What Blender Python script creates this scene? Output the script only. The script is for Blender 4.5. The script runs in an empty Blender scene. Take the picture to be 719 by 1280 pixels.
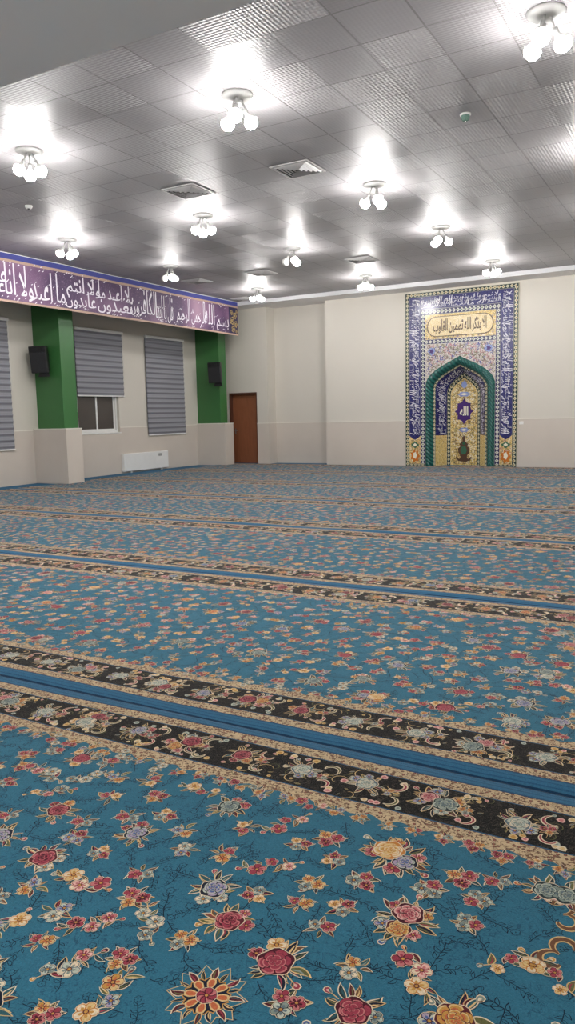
import bpy, math, random
import numpy as np
from mathutils import Matrix, Vector
S = bpy.context.scene
C = S.collection
PI = math.pi

# ------------------------------------------------------------------ camera, world, exposure
F_PX, PITCH, ROLL, YAW, EYE = 949.99, .1256, -.0223, -.513, 1.5
cy, sy = math.cos(YAW), math.sin(YAW)
fw = Vector((sy*math.cos(PITCH), cy*math.cos(PITCH), -math.sin(PITCH)))
rt = Vector((cy, -sy, 0)); up = rt.cross(fw)
cr = rt*math.cos(ROLL)+up*math.sin(ROLL); cu_ = -rt*math.sin(ROLL)+up*math.cos(ROLL)
cam_data = bpy.data.cameras.new('camera')
cam_data.sensor_fit = 'HORIZONTAL'; cam_data.sensor_width = 36; cam_data.lens = F_PX/719*36
cam_data.clip_start = .05; cam_data.clip_end = 200
cam = bpy.data.objects.new('camera', cam_data); C.objects.link(cam)
M = Matrix((cr, cu_, -fw)).transposed().to_4x4(); M.translation = (0, 0, EYE)
cam.matrix_world = M
S.camera = cam
world = bpy.data.worlds.new('night_sky'); S.world = world; world.use_nodes = True
world.node_tree.nodes['Background'].inputs[0].default_value = (.5, .6, .8, 1)
world.node_tree.nodes['Background'].inputs[1].default_value = .02
S.view_settings.view_transform = 'Standard'; S.view_settings.look = 'None'
S.view_settings.gamma = 1; S.view_settings.use_curve_mapping = False
S.view_settings.exposure = 0.0
BULB_STRENGTH = 212.0

# ------------------------------------------------------------------ sizes of the hall
XL, XR, YB, YF, H = -14.5, 2.1, 20.925, -3.0, 5.0
SOFZ, SOFY = 4.89, 20.17
DADO = 1.28
TILE, TX, TY = .645, -4.72, 7.465

def lin(c):
    return tuple(((v/255)/12.92 if v/255 <= .04045 else ((v/255+.055)/1.055)**2.4) for v in c)

# ------------------------------------------------------------------ node helpers
class NT:
    def __init__(s, name):
        s.m = bpy.data.materials.new(name); s.m.use_nodes = True
        s.t = s.m.node_tree; s.b = s.t.nodes['Principled BSDF']
    def n(s, kind, **kw):
        nd = s.t.nodes.new(kind)
        for k, v in kw.items():
            if isinstance(v, bpy.types.NodeSocket): s.t.links.new(v, nd.inputs[k.replace('_', ' ')] if not k.startswith('i') or not k[1:].isdigit() else nd.inputs[int(k[1:])])
            elif k.startswith('i') and k[1:].isdigit(): nd.inputs[int(k[1:])].default_value = v
            elif hasattr(nd, k): setattr(nd, k, v)
            else: nd.inputs[k.replace('_', ' ')].default_value = v
        return nd
    def math(s, op, a, b=0.0, c=None):
        kw = dict(operation=op, i0=a, i1=b)
        if c is not None: kw['i2'] = c
        return s.n('ShaderNodeMath', **kw).outputs[0]
    def mix(s, f, a, b):
        nd = s.n('ShaderNodeMix', data_type='RGBA')
        for i, v in ((0, f), (6, a), (7, b)):
            if isinstance(v, bpy.types.NodeSocket): s.t.links.new(v, nd.inputs[i])
            elif i == 0: nd.inputs[i].default_value = v
            else: nd.inputs[i].default_value = (*v[:3], 1)
        return nd.outputs[2]
    def ramp(s, f, stops, const=True):
        nd = s.n('ShaderNodeValToRGB'); s.t.links.new(f, nd.inputs[0])
        nd.color_ramp.interpolation = 'CONSTANT' if const else 'LINEAR'
        e = nd.color_ramp.elements
        while len(e) < len(stops): e.new(.5)
        for el, (p, c) in zip(e, stops): el.position = p; el.color = (*c[:3], 1)
        return nd.outputs[0]
    def coord(s, which='Object'): return s.n('ShaderNodeTexCoord').outputs[which]
    def scale(s, vec, k):
        nd = s.n('ShaderNodeMapping'); s.t.links.new(vec, nd.inputs[0]); nd.inputs[3].default_value = k if hasattr(k, '__len__') else (k, k, k)
        return nd.outputs[0]
    def noise(s, vec, sc, detail=2.0, rough=.5, dist=0.0):
        return s.n('ShaderNodeTexNoise', Vector=vec, Scale=sc, Detail=detail, Roughness=rough, Distortion=dist).outputs[0]
    def contour(s, vec, sc, wid, dist=1.5, levels=3.0):
        nz = s.noise(vec, sc, 1.0, .5, dist)
        f = s.math('FRACT', s.math('MULTIPLY', nz, levels))
        return s.math('LESS_THAN', s.math('ABSOLUTE', s.math('SUBTRACT', f, .5)), wid)
    def set(s, color=None, rough=None, bump=None, bstr=.3, bdist=.01, **kw):
        def put(i, v):
            if isinstance(v, bpy.types.NodeSocket): s.t.links.new(v, s.b.inputs[i])
            elif hasattr(v, '__len__'): s.b.inputs[i].default_value = (*v[:3], 1)
            else: s.b.inputs[i].default_value = v
        if color is not None: put('Base Color', color)
        if rough is not None: put('Roughness', rough)
        if bump is not None:
            nd = s.n('ShaderNodeBump', Strength=bstr, Distance=bdist, Height=bump)
            s.t.links.new(nd.outputs[0], s.b.inputs['Normal'])
        for k, v in kw.items(): put(k.replace('_', ' '), v)
        return s.m

def plain(name, c, rough=.6, var=.05, sc=6.0, bump=0.0, **kw):
    t = NT(name); co = t.coord()
    nz = t.noise(co, sc, 3)
    c = lin(c)
    col = t.mix(nz, [v*(1-var) for v in c], [min(1, v*(1+var)) for v in c])
    if bump: return t.set(col, rough, t.noise(co, 60, 2), bump, .003, **kw)
    return t.set(col, rough, **kw)

# ------------------------------------------------------------------ mesh helper
class MB:
    def __init__(s): s.v = []; s.f = []; s.uv = []; s.mi = []; s.cur = 0
    def face(s, pts, uv=None):
        i = len(s.v); s.v.extend([tuple(p) for p in pts]); s.f.append(tuple(range(i, i+len(pts))))
        s.uv.append(uv if uv is not None else [(p[0], p[2]) for p in pts]); s.mi.append(s.cur); return s
    def box(s, x0, x1, y0, y1, z0, z1):
        a = [(x0, y0, z0), (x1, y0, z0), (x1, y1, z0), (x0, y1, z0), (x0, y0, z1), (x1, y0, z1), (x1, y1, z1), (x0, y1, z1)]
        return s.hexa(a)
    def hexa(s, a):
        i = len(s.v); s.v.extend(a)
        for q in ((0, 3, 2, 1), (4, 5, 6, 7), (0, 1, 5, 4), (1, 2, 6, 5), (2, 3, 7, 6), (3, 0, 4, 7)):
            s.f.append(tuple(i+k for k in q)); s.uv.append([(a[k][0]+a[k][1], a[k][2]) for k in q]); s.mi.append(s.cur)
        return s
    def lathe(s, prof, n=24, c=(0, 0, 0), axis=None):
        i = len(s.v); R = Matrix.Identity(3)
        if axis is not None: R = Vector((0, 0, 1)).rotation_difference(Vector(axis).normalized()).to_matrix()
        for r, z in prof:
            for k in range(n):
                p = R @ Vector((r*math.cos(2*PI*k/n), r*math.sin(2*PI*k/n), z))
                s.v.append((c[0]+p.x, c[1]+p.y, c[2]+p.z))
        for j in range(len(prof)-1):
            for k in range(n):
                a = i+j*n+k; b = i+j*n+(k+1) % n
                s.f.append((a, b, b+n, a+n)); s.uv.append([(0, 0)]*4); s.mi.append(s.cur)
        for j in (0, len(prof)-1):
            if prof[j][0] > 1e-4:
                q = [i+j*n+k for k in range(n)]
                s.f.append(tuple(q if j else q[::-1])); s.uv.append([(0, 0)]*n); s.mi.append(s.cur)
        return s
    def tube(s, p, q, r, n=10):
        d = Vector(q)-Vector(p)
        return s.lathe([(r, 0), (r, d.length)], n, p, d)
    def sphere(s, c, r, n=16, m=10, sz=1.0):
        return s.lathe([(max(1e-5, r*math.sin(PI*k/m)), -r*sz*math.cos(PI*k/m)) for k in range(m+1)], n, c)
    def poly_xz(s, pts, y):  # flat outline facing -Y
        return s.face([(p[0], y, p[1]) for p in pts])
    def slab_xz(s, pts, y0, y1):  # outline with thickness, y0 (front) < y1
        s.face([(p[0], y0, p[1]) for p in pts]); n = len(pts)
        for k in range(n):
            a, b = pts[k], pts[(k+1) % n]
            s.face([(a[0], y0, a[1]), (a[0], y1, a[1]), (b[0], y1, b[1]), (b[0], y0, b[1])])
        return s
    def build(s, name, mats, parent=None, smooth=False, bevel=0, merge=True, loc=None, rotz=0):
        me = bpy.data.meshes.new(name); me.from_pydata(s.v, [], s.f)
        ul = me.uv_layers.new(name='UVMap')
        ul.data.foreach_set('uv', np.array([c for u in s.uv for c in u], dtype=np.float32).ravel())
        for m_ in (mats if isinstance(mats, (list, tuple)) else [mats]): me.materials.append(m_)
        me.polygons.foreach_set('material_index', s.mi)
        if merge:
            import bmesh
            bm = bmesh.new(); bm.from_mesh(me)
            bmesh.ops.remove_doubles(bm, verts=bm.verts, dist=1e-5)
            bm.to_mesh(me); bm.free()
        if smooth: me.polygons.foreach_set('use_smooth', [True]*len(me.polygons))
        o = bpy.data.objects.new(name, me); C.objects.link(o)
        if parent is not None: o.parent = parent
        if loc is not None: o.location = loc
        o.rotation_euler.z = rotz
        if bevel:
            bv = o.modifiers.new('bevel', 'BEVEL'); bv.width = bevel; bv.segments = 2; bv.limit_method = 'ANGLE'
        return o

def tag(o, label, cat, group=None, kind=None):
    o['label'] = label; o['category'] = cat
    if group: o['group'] = group
    if kind: o['kind'] = kind
    return o
def struct(o, label=None, cat=None):
    o['kind'] = 'structure'
    if label: o['label'] = label
    if cat: o['category'] = cat
    return o
def thing(name, label, cat, loc=(0, 0, 0), rotz=0, group=None, kind=None):
    o = bpy.data.objects.new(name, None); C.objects.link(o); o.empty_display_size = .1
    o.location = loc; o.rotation_euler.z = rotz
    return tag(o, label, cat, group, kind)
def copy_tree(o, parent=None):
    c = o.copy(); C.objects.link(c)
    if parent is not None: c.parent = parent
    for ch in list(o.children): copy_tree(ch, c)
    return c

# ------------------------------------------------------------------ materials of the room
def mk_ceiling():
    t = NT('pressed_ceiling_tiles'); co = t.coord()
    sep = t.n('ShaderNodeSeparateXYZ', Vector=co)
    def cell(a, o): return t.math('DIVIDE', t.math('SUBTRACT', a, o-TILE/2), TILE)
    u, v = cell(sep.outputs[0], TX), cell(sep.outputs[1], TY)
    def edge(a):
        f = t.math('FRACT', a); return t.math('MULTIPLY', t.math('MINIMUM', f, t.math('SUBTRACT', 1.0, f)), TILE)
    e = t.math('MINIMUM', edge(u), edge(v))
    line = t.math('LESS_THAN', e, .009)
    inner = t.math('LESS_THAN', e, .016)
    idv = t.n('ShaderNodeCombineXYZ', X=t.math('FLOOR', u), Y=t.math('FLOOR', v))
    wn = t.n('ShaderNodeTexWhiteNoise', Vector=idv.outputs[0]).outputs[0]
    # diamond weave pressed into each tile
    fx = t.math('SINE', t.math('MULTIPLY', t.math('ADD', sep.outputs[0], sep.outputs[1]), 2*PI/.082))
    fy = t.math('SINE', t.math('MULTIPLY', t.math('SUBTRACT', sep.outputs[0], sep.outputs[1]), 2*PI/.082))
    weave = t.math('MULTIPLY', fx, fy)
    hgt = t.math('MULTIPLY', weave, t.math('MULTIPLY_ADD', t.math('GREATER_THAN', wn, .40), .55, .2))
    hgt = t.math('SUBTRACT', hgt, t.math('MULTIPLY', line, 2.5))
    base = t.mix(wn, lin((152, 149, 151)), lin((166, 163, 165)))
    base = t.mix(line, base, lin((126, 123, 123)))
    rg = t.math('ADD', .42, t.math('MULTIPLY', wn, .08))
    return t.set(base, rg, hgt, .85, .006, Specular_IOR_Level=.40)
M_ceiling = mk_ceiling()
M_wall = plain('cream_wall_paint', (206, 201, 191), .55, .02, 1.2, .08)
def mk_dado():
    t = NT('grey_beige_wainscot'); co = t.coord()
    nz = t.noise(co, 1.5, 4)
    col = t.mix(nz, lin((196, 187, 177)), lin((208, 199, 189)))
    return t.set(col, .38, t.noise(co, 30, 2), .04, .002)
M_dado = mk_dado()
M_cap = plain('white_cap_moulding', (226, 222, 212), .5)
M_soffit = plain('white_plaster_soffit', (244, 241, 240), .85, .02, 2)
M_white = plain('white_plastic', (228, 228, 226), .4)
M_trim = plain('white_gypsum_trim', (206, 206, 208), .6, .02)
M_green = plain('green_wall_panel', (56, 108, 58), .35, .10, 1.5)
M_black = plain('black_plastic', (26, 26, 28), .5, .1, 30)
M_grille = None
M_metal = plain('grey_metal', (150, 150, 150), .35, .05, 8, Metallic=.8)
M_vent = plain('vent_enamel', (196, 194, 194), .5)
M_dark = plain('dark_void', (22, 22, 24), .9)
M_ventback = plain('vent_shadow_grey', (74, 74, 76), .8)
def mk_felt():
    t = NT('plain_blue_felt'); co = t.coord()
    return t.set(t.mix(t.noise(co, 40, 3), lin((24, 80, 114)), lin((38, 104, 140))), .95, t.noise(co, 300, 2), .4, .003)
M_felt = mk_felt()
def mk_wood():
    t = NT('brown_door_wood'); co = t.coord()
    g = t.noise(t.scale(co, (9, 9, .7)), 3, 5, .6, .6)
    return t.set(t.mix(g, lin((112, 64, 40)), lin((156, 98, 68))), .42, g, .1, .002)
M_wood = mk_wood()
M_woodframe = plain('dark_wood_frame', (84, 50, 36), .45, .12, 8)
def mk_pane():
    t = NT('dark_window_glass'); co = t.coord()
    return t.set(t.mix(t.noise(co, 1.2, 3), lin((60, 55, 52)), lin((84, 78, 74))), .18)
M_pane = mk_pane()

# ------------------------------------------------------------------ room shell
struct(MB().box(XL-.3, XR+.3, YF-.3, YB+1.2, -.2, 0).build('floor', M_felt))
struct(MB().box(XL-.3, XR+.3, YF-.3, SOFY+.02, H, H+.12).build('ceiling', M_ceiling))
struct(MB().box(XL-.3, XR+.3, SOFY+.03, YB+1.2, SOFZ, H+.1).build('ceiling_border', M_soffit))
struct(MB().box(XL, XR, SOFY-.02, SOFY+.03, SOFZ-.004, H-.001).build('trim_1', M_trim))
# balcony over the camera
struct(MB().box(XL, XR, YF, 3.58, 3.6, 3.85).build('balcony_slab', M_soffit))
# left wall with the opening of the sliding window
WY0, WY1, WZ0, WZ1 = 14.72, 16.32, 1.16, 3.80
m = MB()
m.box(XL-.25, XL, YF-.2, WY0, 0, H); m.box(XL-.25, XL, WY1, YB+.2, 0, H)
m.box(XL-.25, XL, WY0, WY1, 0, WZ0); m.box(XL-.25, XL, WY0, WY1, WZ1, H)
wl = struct(m.build('wall_left', M_wall))
m = MB()
for y0, y1, z1 in ((YF, WY0, DADO), (WY0, WY1, WZ0), (WY1, YB, DADO)): m.box(XL+.001, XL+.015, y0, y1, 0, z1)
m.build('wainscot', M_dado, wl)
m = MB()
for y0, y1 in ((YF, WY0), (WY1, YB)): m.box(XL+.001, XL+.022, y0, y1, DADO, DADO+.02)
m.build('cap_moulding', M_cap, wl)
struct(MB().box(XR, XR+.25, YF-.2, YB+.2, 0, H).build('wall_right', M_wall))
struct(MB().box(XL-.25, XR+.25, YF-.25, YF, 0, H).build('wall_rear', M_wall))
# front wall: door bay, recess, mihrab bay
MX = -6.222
RX0, RX1, RY = -12.40, -10.35, 21.40
DX0, DX1, DZ = -13.87, -12.82, 2.277
m = MB()
m.box(XL-.2, DX0, YB, YB+.3, 0, SOFZ+.05); m.box(DX1, RX0, YB, YB+.3, 0, SOFZ+.05); m.box(DX0, DX1, YB, YB+.3, DZ, SOFZ+.05)
wf = struct(m.build('wall_front', M_wall, merge=False))
struct(MB().box(RX0, RX0+.001, YB+.3, RY, 0, SOFZ+.05).box(RX0-.2, RX1+.2, RY, RY+.3, 0, SOFZ+.05).build('wall_front', M_wall, merge=False))
struct(MB().box(RX1, MX-1.572, YB, RY, 0, SOFZ+.05).build('wall_front', M_wall))
struct(MB().box(MX+1.572, XR, YB, YB+.6, 0, SOFZ+.05).build('wall_front', M_wall))
struct(MB().box(MX-1.571, MX+1.571, YB+.001, YB+.6, 4.832, SOFZ+.05).build('wall_front', M_wall))
struct(MB().box(MX-1.571, MX+1.571, YB+.55, YB+.6, 0, 4.83).build('wall_front', M_wall))
struct(MB().box(DX0-.3, DX1+.3, YB+.35, YB+.4, 0, 2.6).build('wall_front', M_dark))
for x0, x1, y in ((XL, DX0, YB), (DX1, RX0+.015, YB), (RX0+.016, RX1, RY), (RX1, MX-1.572, YB), (MX+1.572, XR, YB)):
    struct(MB().box(x0, x1, y-.015, y-.001, 0, DADO).build('wainscot', M_dado)); struct(MB().box(x0, x1, y-.024, y-.001, DADO, DADO+.02).build('cap_moulding', M_cap))
struct(MB().box(RX0+.002, RX0+.015, YB, RY-.016, 0, DADO).build('wainscot', M_dado)); struct(MB().box(RX0+.002, RX0+.022, YB, RY-.025, DADO, DADO+.02).build('cap_moulding', M_cap))
# socket plate on the right of the mihrab
tag(MB().box(MX+1.63, MX+1.74, YB-.03, YB-.001, 1.14, 1.22).build('wall_socket', M_white, bevel=.004), 'small white socket plate on the wall just right of the tiled mihrab', 'socket')

# door_1
d = struct(thing('door_1', 'plain brown wooden door in the corner beside the far green pilaster', 'door', (DX0, YB, 0)))
W_ = DX1-DX0
fr = MB(); fr.box(0.001, .05, -.01, .2, 0, DZ-.001); fr.box(W_-.03, W_-.001, -.01, .2, 0, DZ-.001); fr.box(.05, W_-.03, -.01, .2, DZ-.06, DZ-.001)
fr.build('door_frame', M_woodframe, d)
lf = MB().box(.052, W_-.032, .12, .16, .01, DZ-.062).build('door_leaf', M_wood, d)
hd = MB(); hd.box(.12, .15, .105, .12, .95, 1.13); hd.tube((.135, .12, 1.06), (.135, .07, 1.06), .009); hd.tube((.13, .072, 1.06), (.25, .072, 1.06), .009)
hd.build('door_handle', M_metal, lf)

# window_2, sliding, with the part below the blind in view
wn = struct(thing('window_1', 'white sliding window showing below the half raised blind', 'window', (XL, WY0, WZ0)))
L = WY1-WY0; Hh = WZ1-WZ0
f = MB(); f.box(-.16, -.08, .001, .05, .001, Hh-.001); f.box(-.16, -.08, L-.05, L-.001, .001, Hh-.001); f.box(-.16, -.08, .05, L-.05, .001, .05); f.box(-.16, -.08, .05, L-.05, Hh-.05, Hh-.001)
f.box(-.02, .03, -.02, L+.02, -.03, .0)
f.build('window_frame', M_white, wn)
for k, (a, b, x) in enumerate(((.05, L/2+.03, -.115), (L/2-.03, L-.05, -.15))):
    s = MB(); s.box(x, x+.032, a, a+.055, .05, Hh-.05); s.box(x, x+.032, b-.055, b, .05, Hh-.05); s.box(x, x+.032, a+.055, b-.055, .05, .10); s.box(x, x+.032, a+.055, b-.055, Hh-.1, Hh-.05)
    sa = s.build('window_sash', M_white, wn)
    MB().box(x+.012, x+.018, a+.055, b-.055, .10, Hh-.1).build('pane', M_pane, sa)
    if k == 0: MB().box(x+.03, x+.05, a+.015, a+.04, .40, .56).build('window_handle', M_black, sa, bevel=.004)

# pilasters
def pilaster(label, ylo, yhi, uy0, uy1):
    p = struct(thing('pilaster', label, 'pilaster', (XL, ylo, 0)))
    MB().box(.001, 1.10, 0, yhi-ylo, 0, 1.30).build('lower_pilaster', M_dado, p, bevel=.006)
    MB().box(.001, 1.11, -.008, yhi-ylo+.008, 1.30, 1.325).build('ledge', M_cap, p, bevel=.004)
    MB().box(.001, .88, uy0-ylo, uy1-ylo, 1.325, H-.001).build('green_panel', M_green, p)
pilaster('green painted pilaster nearer the camera, between two blinds, white lower half', 13.20, 13.72, 13.38, 13.84)
pilaster('green painted pilaster in the far corner beside the brown door', 19.93, 20.40, 20.02, 20.40)

# ------------------------------------------------------------------ zebra blinds
def mk_blind():
    t = NT('zebra_blind_fabric'); co = t.coord(); sep = t.n('ShaderNodeSeparateXYZ', Vector=co)
    f = t.math('FRACT', t.math('DIVIDE', sep.outputs[2], .145))
    s = t.math('ABSOLUTE', t.math('SUBTRACT', f, .5))
    col = t.ramp(s, [(0, lin((104, 104, 112))), (.14, lin((126, 126, 134))), (.30, lin((146, 147, 154))), (.42, lin((136, 137, 144)))], False)
    return t.set(col, .75, t.noise(t.scale(co, (1, 1, 4)), 120, 2), .2, .002)
M_blind = mk_blind()
def blind(label, y0, y1, zb, zt=3.83):
    b = thing('zebra_blind', label, 'blind', (XL, y0, zb), group='grey striped blinds on the window wall')
    w = y1-y0; h = zt-zb
    m = MB(); n = int(round(h/.0725)); pts = []
    per = .0725
    k = 0; z = .03
    rows = []
    while z < h: rows.append((.05+.008*(1 if k % 2 else -1), z)); z += per; k += 1
    rows.append((.055, h))
    for (x0, z0), (x1, z1) in zip(rows, rows[1:]):
        m.face([(x0, 0.02, z0), (x0, w-.02, z0), (x1, w-.02, z1), (x1, .02, z1)])
    # seen from the back too
    m.face([(.03, .02, .03), (.03, .02, h), (.03, w-.02, h), (.03, w-.02, .03)])
    m.build('blind_fabric', M_blind, b)
    MB().box(.02, .10, 0, w, h, h+.075).build('headrail', M_white, b, bevel=.01)
    MB().box(.036, .066, .01, w-.01, 0, .032).build('bottom_bar', M_white, b, bevel=.006)
    ch = MB().tube((.07, w-.012, h), (.07, w-.012, max(.4, h*.45)), .004, 6).build('pull_chain', M_white, b)
blind('long grey striped blind cut off by the left edge of the picture', 10.76, 12.60, .84)
blind('half raised grey striped blind above the sliding window', 14.70, 16.53, 2.13)
blind('fully lowered grey striped blind between the white heater and the far pilaster', 17.48, 19.31, 1.02)

# heater below the blinds
ht = thing('wall_heater', 'long white panel heater low on the wall below the blinds', 'heater', (XL+.016, 16.3, .05))
MB().box(0, .10, 0, 1.98, 0, .50).build('heater_body', M_white, ht, bevel=.012)
m = MB()
for k in range(4): m.box(.1, .104, 1.52+k*.04, 1.545+k*.04, .36, .44)
m.build('vent_slots', M_metal, ht)
for y in (.3, 1.66): MB().box(.02, .08, y, y+.05, -.05, .005).build('foot', M_white, ht)

# ------------------------------------------------------------------ loudspeakers
def mk_grille():
    t = NT('speaker_grille'); co = t.coord()
    v = t.n('ShaderNodeTexVoronoi', Vector=co, Scale=90.0).outputs[0]
    return t.set(t.mix(v, lin((12, 12, 13)), lin((46, 46, 50))), .55, v, .5, .003)
M_grille = mk_grille()
def speaker(label, loc, rz, tilt):
    s = thing('loudspeaker', label, 'speaker', loc, rz, group='black loudspeakers on the pilasters')
    # body: front at -y, tapering to the back
    w, h, d, wb = .23, .32, .30, .12
    R = Matrix.Rotation(tilt, 3, 'X')
    def P(x, y, z): p = R @ Vector((x, y, z)); return (p.x, p.y, p.z)
    m = MB(); m.hexa([P(-w, -d, -h), P(w, -d, -h), P(wb, 0, -h*.8), P(-wb, 0, -h*.8), P(-w, -d, h), P(w, -d, h), P(wb, 0, h*.95), P(-wb, 0, h*.95)])
    m.build('cabinet', M_black, s, bevel=.02)
    g = MB(); g.hexa([P(-w*.9, -d-.015, -h*.93), P(w*.9, -d-.015, -h*.93), P(w*.9, -d+.005, -h*.93), P(-w*.9, -d+.005, -h*.93), P(-w*.9, -d-.015, h*.55), P(w*.9, -d-.015, h*.55), P(w*.9, -d+.005, h*.55), P(-w*.9, -d+.005, h*.55)])
    g.build('grille', M_grille, s, bevel=.006)
    for k in range(5):
        hn = MB(); x = -w*.8+k*w*.4
        hn.hexa([P(x-.012, -d-.014, h*.6), P(x+.012, -d-.014, h*.6), P(x+.012, -d+.005, h*.6), P(x-.012, -d+.005, h*.6), P(x-.012, -d-.014, h*.95), P(x+.012, -d-.014, h*.95), P(x+.012, -d+.005, h*.95), P(x-.012, -d+.005, h*.95)])
        hn.build('horn_rib', M_black, s)
    b = MB(); b.box(-.05, .05, .0, .02, -.36, .12); b.tube((0, .01, -.1), (0, -.12, -.1), .018); b.hexa([(-.04, -.28, -.44), (.26, -.26, -.44), (.06, .0, -.42), (-.06, .0, -.42), (-.02, -.22, -.32), (.20, -.22, -.32), (.06, .0, -.30), (-.06, .0, -.30)])
    b.build('wall_bracket', M_black, s)
    return s
speaker('black loudspeaker on the nearer green pilaster, its left half over the cream wall', (-14.12, 13.36, 2.99), .30, .14)
speaker('black loudspeaker on the far green pilaster near the door', (-13.62, 20.0, 2.90), .1, .08)

# ------------------------------------------------------------------ letters (built-in font, joined letter forms)
_b = {0x628: 0xFE8F, 0x62A: 0xFE95, 0x62B: 0xFE99, 0x62C: 0xFE9D, 0x62D: 0xFEA1, 0x62E: 0xFEA5, 0x633: 0xFEB1, 0x634: 0xFEB5, 0x635: 0xFEB9, 0x636: 0xFEBD, 0x637: 0xFEC1, 0x638: 0xFEC5, 0x639: 0xFEC9, 0x63A: 0xFECD, 0x641: 0xFED1, 0x642: 0xFED5, 0x643: 0xFED9, 0x644: 0xFEDD, 0x645: 0xFEE1, 0x646: 0xFEE5, 0x647: 0xFEE9, 0x64A: 0xFEF1}
FORMS = {k: (v, v+1, v+2, v+3) for k, v in _b.items()}
FORMS.update({k: (v, v+1, None, None) for k, v in {0x627: 0xFE8D, 0x62F: 0xFEA9, 0x630: 0xFEAB, 0x631: 0xFEAD, 0x632: 0xFEAF, 0x648: 0xFEED, 0x629: 0xFE93, 0x649: 0xFEEF}.items()})
def shape(s):
    out = []; i = 0; cs = [ord(c) for c in s]; prev = False
    while i < len(cs):
        c = cs[i]
        if c not in FORMS: out.append(chr(c)); prev = False; i += 1; continue
        if c == 0x644 and i+1 < len(cs) and cs[i+1] == 0x627:
            out.append(chr(0xFEFC if prev else 0xFEFB)); prev = False; i += 2; continue
        nxt = i+1 < len(cs) and cs[i+1] in FORMS; d2 = FORMS[c][2] is not None
        g = FORMS[c][3] if prev and nxt and d2 else FORMS[c][1] if prev else FORMS[c][2] if nxt and d2 else FORMS[c][0]
        out.append(chr(g)); prev = d2; i += 1
    return ''.join(reversed(out))
def _tm(body, off=0.0):
    cu = bpy.data.curves.new('t', 'FONT'); cu.body = body; cu.resolution_u = 2; cu.offset = off
    o = bpy.data.objects.new('t', cu); C.objects.link(o)
    me = bpy.data.meshes.new_from_object(o.evaluated_get(bpy.context.evaluated_depsgraph_get()))
    n = len(me.vertices); v = np.empty(n*3, np.float32); me.vertices.foreach_get('co', v)
    fs = [tuple(p.vertices) for p in me.polygons]
    bpy.data.objects.remove(o); bpy.data.curves.remove(cu); bpy.data.meshes.remove(me)
    return v.reshape(-1, 3)[:, :2], fs
_G = {}
_BAR = None
def glyph(ch, off):
    global _BAR
    if _BAR is None: _BAR = float(_tm('|')[0][:, 0].max())
    if (ch, off) not in _G:
        v, f = _tm(ch, off) if ch != ' ' else (np.zeros((0, 2)), [])
        adv = float(_tm(ch+'|')[0][:, 0].max())-_BAR
        _G[(ch, off)] = (v, f, adv)
    return _G[(ch, off)]
def text_geo(s, off=.02, shear=0.0, tall=1.0):
    V = []; Fc = []; x = 0
    for ch in shape(s):
        v, f, adv = glyph(ch, off)
        if len(v):
            k = sum(len(a) for a in V)
            q = v.astype(float).copy(); q[:, 0] += x
            q[:, 1] = np.where(q[:, 1] > .28, .28+(q[:, 1]-.28)*tall, q[:, 1]); q[:, 0] += shear*q[:, 1]
            V.append(q); Fc += [tuple(i+k for i in p) for p in f]
        x += adv*(.7 if ch == ' ' else 1.0)
    return np.concatenate(V), Fc
def fit(geo, x0, x1, y0, y1):
    v, f = geo; lo, hi = v.min(0), v.max(0)
    w = v.copy(); w[:, 0] = x0+(v[:, 0]-lo[0])/(hi[0]-lo[0])*(x1-x0); w[:, 1] = y0+(v[:, 1]-lo[1])/(hi[1]-lo[1])*(y1-y0)
    return w, f
def put_text(m, geo, fn):
    v, f = geo
    P = [fn(a, b) for a, b in v]
    for p in f: m.face([P[i] for i in p])

# ------------------------------------------------------------------ banner
def mk_banner():
    t = NT('purple_banner_print'); co = t.coord()
    a = t.noise(co, .55, 2); b_ = t.contour(co, 5, .05, 2.0, 4)
    col = t.ramp(a, [(0, lin((58, 42, 84))), (.46, lin((78, 54, 90))), (.60, lin((132, 98, 130))), (.75, lin((170, 138, 158)))], False)
    col = t.mix(t.math('MULTIPLY', b_, .45), col, lin((150, 122, 150)))
    return t.set(col, .55)
M_ban = mk_banner()
M_banblue = plain('blue_banner_cloth', (64, 70, 144), .7, .1)
M_banedge = plain('beige_banner_stripe', (186, 158, 140), .6)
M_script = plain('white_script', (232, 226, 236), .5)
M_gold = plain('gold_floral_line', (206, 180, 110), .5)
M_navyp = plain('navy_end_panel', (44, 38, 78), .55)
BX, BZ0, BZ1, BY1 = -12.95, 3.985, 4.99, 20.165
BY0 = 9.2
bn = thing('fabric_banner', 'long purple banner with white Arabic calligraphy hanging in front of the windows', 'banner', (BX, BY0, BZ0))
BL = BY1-BY0; BH = BZ1-BZ0
def wav(s): return .012*math.sin(s*2.1)+.008*math.sin(s*5.3+1)
def bpt(s, z, e=0.0): return (wav(s)+e, s, z)
def bstrip(m, s0, s1, z0, z1, e=0.0):
    n = max(1, int((s1-s0)/.12))
    for k in range(n):
        a = s0+(s1-s0)*k/n; b = s0+(s1-s0)*(k+1)/n
        m.face([bpt(a, z0, e), bpt(b, z0, e), bpt(b, z1, e), bpt(a, z1, e)])
m = MB(); bstrip(m, 0, BL, 0, BH-.13); bstrip(m, 0, BL, 0, BH-.13, -.01); m.build('printed_cloth', M_ban, bn, smooth=True)
m = MB(); bstrip(m, 0, BL, BH-.13, BH, .002); bstrip(m, 0, BL, BH-.13, BH, -.012); m.build('blue_top_cloth', M_banblue, bn, smooth=True)
m = MB(); bstrip(m, 0, BL, 0.0, .045, .003); bstrip(m, 0, BL, BH-.185, BH-.13, .003); bstrip(m, BL-.03, BL, .045, BH-.185, .003); m.build('border_stripe', M_banedge, bn)
m = MB(); bstrip(m, 0, BL, BH-.016, BH, .006); m.build('ceiling_batten', M_white, bn)
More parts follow.
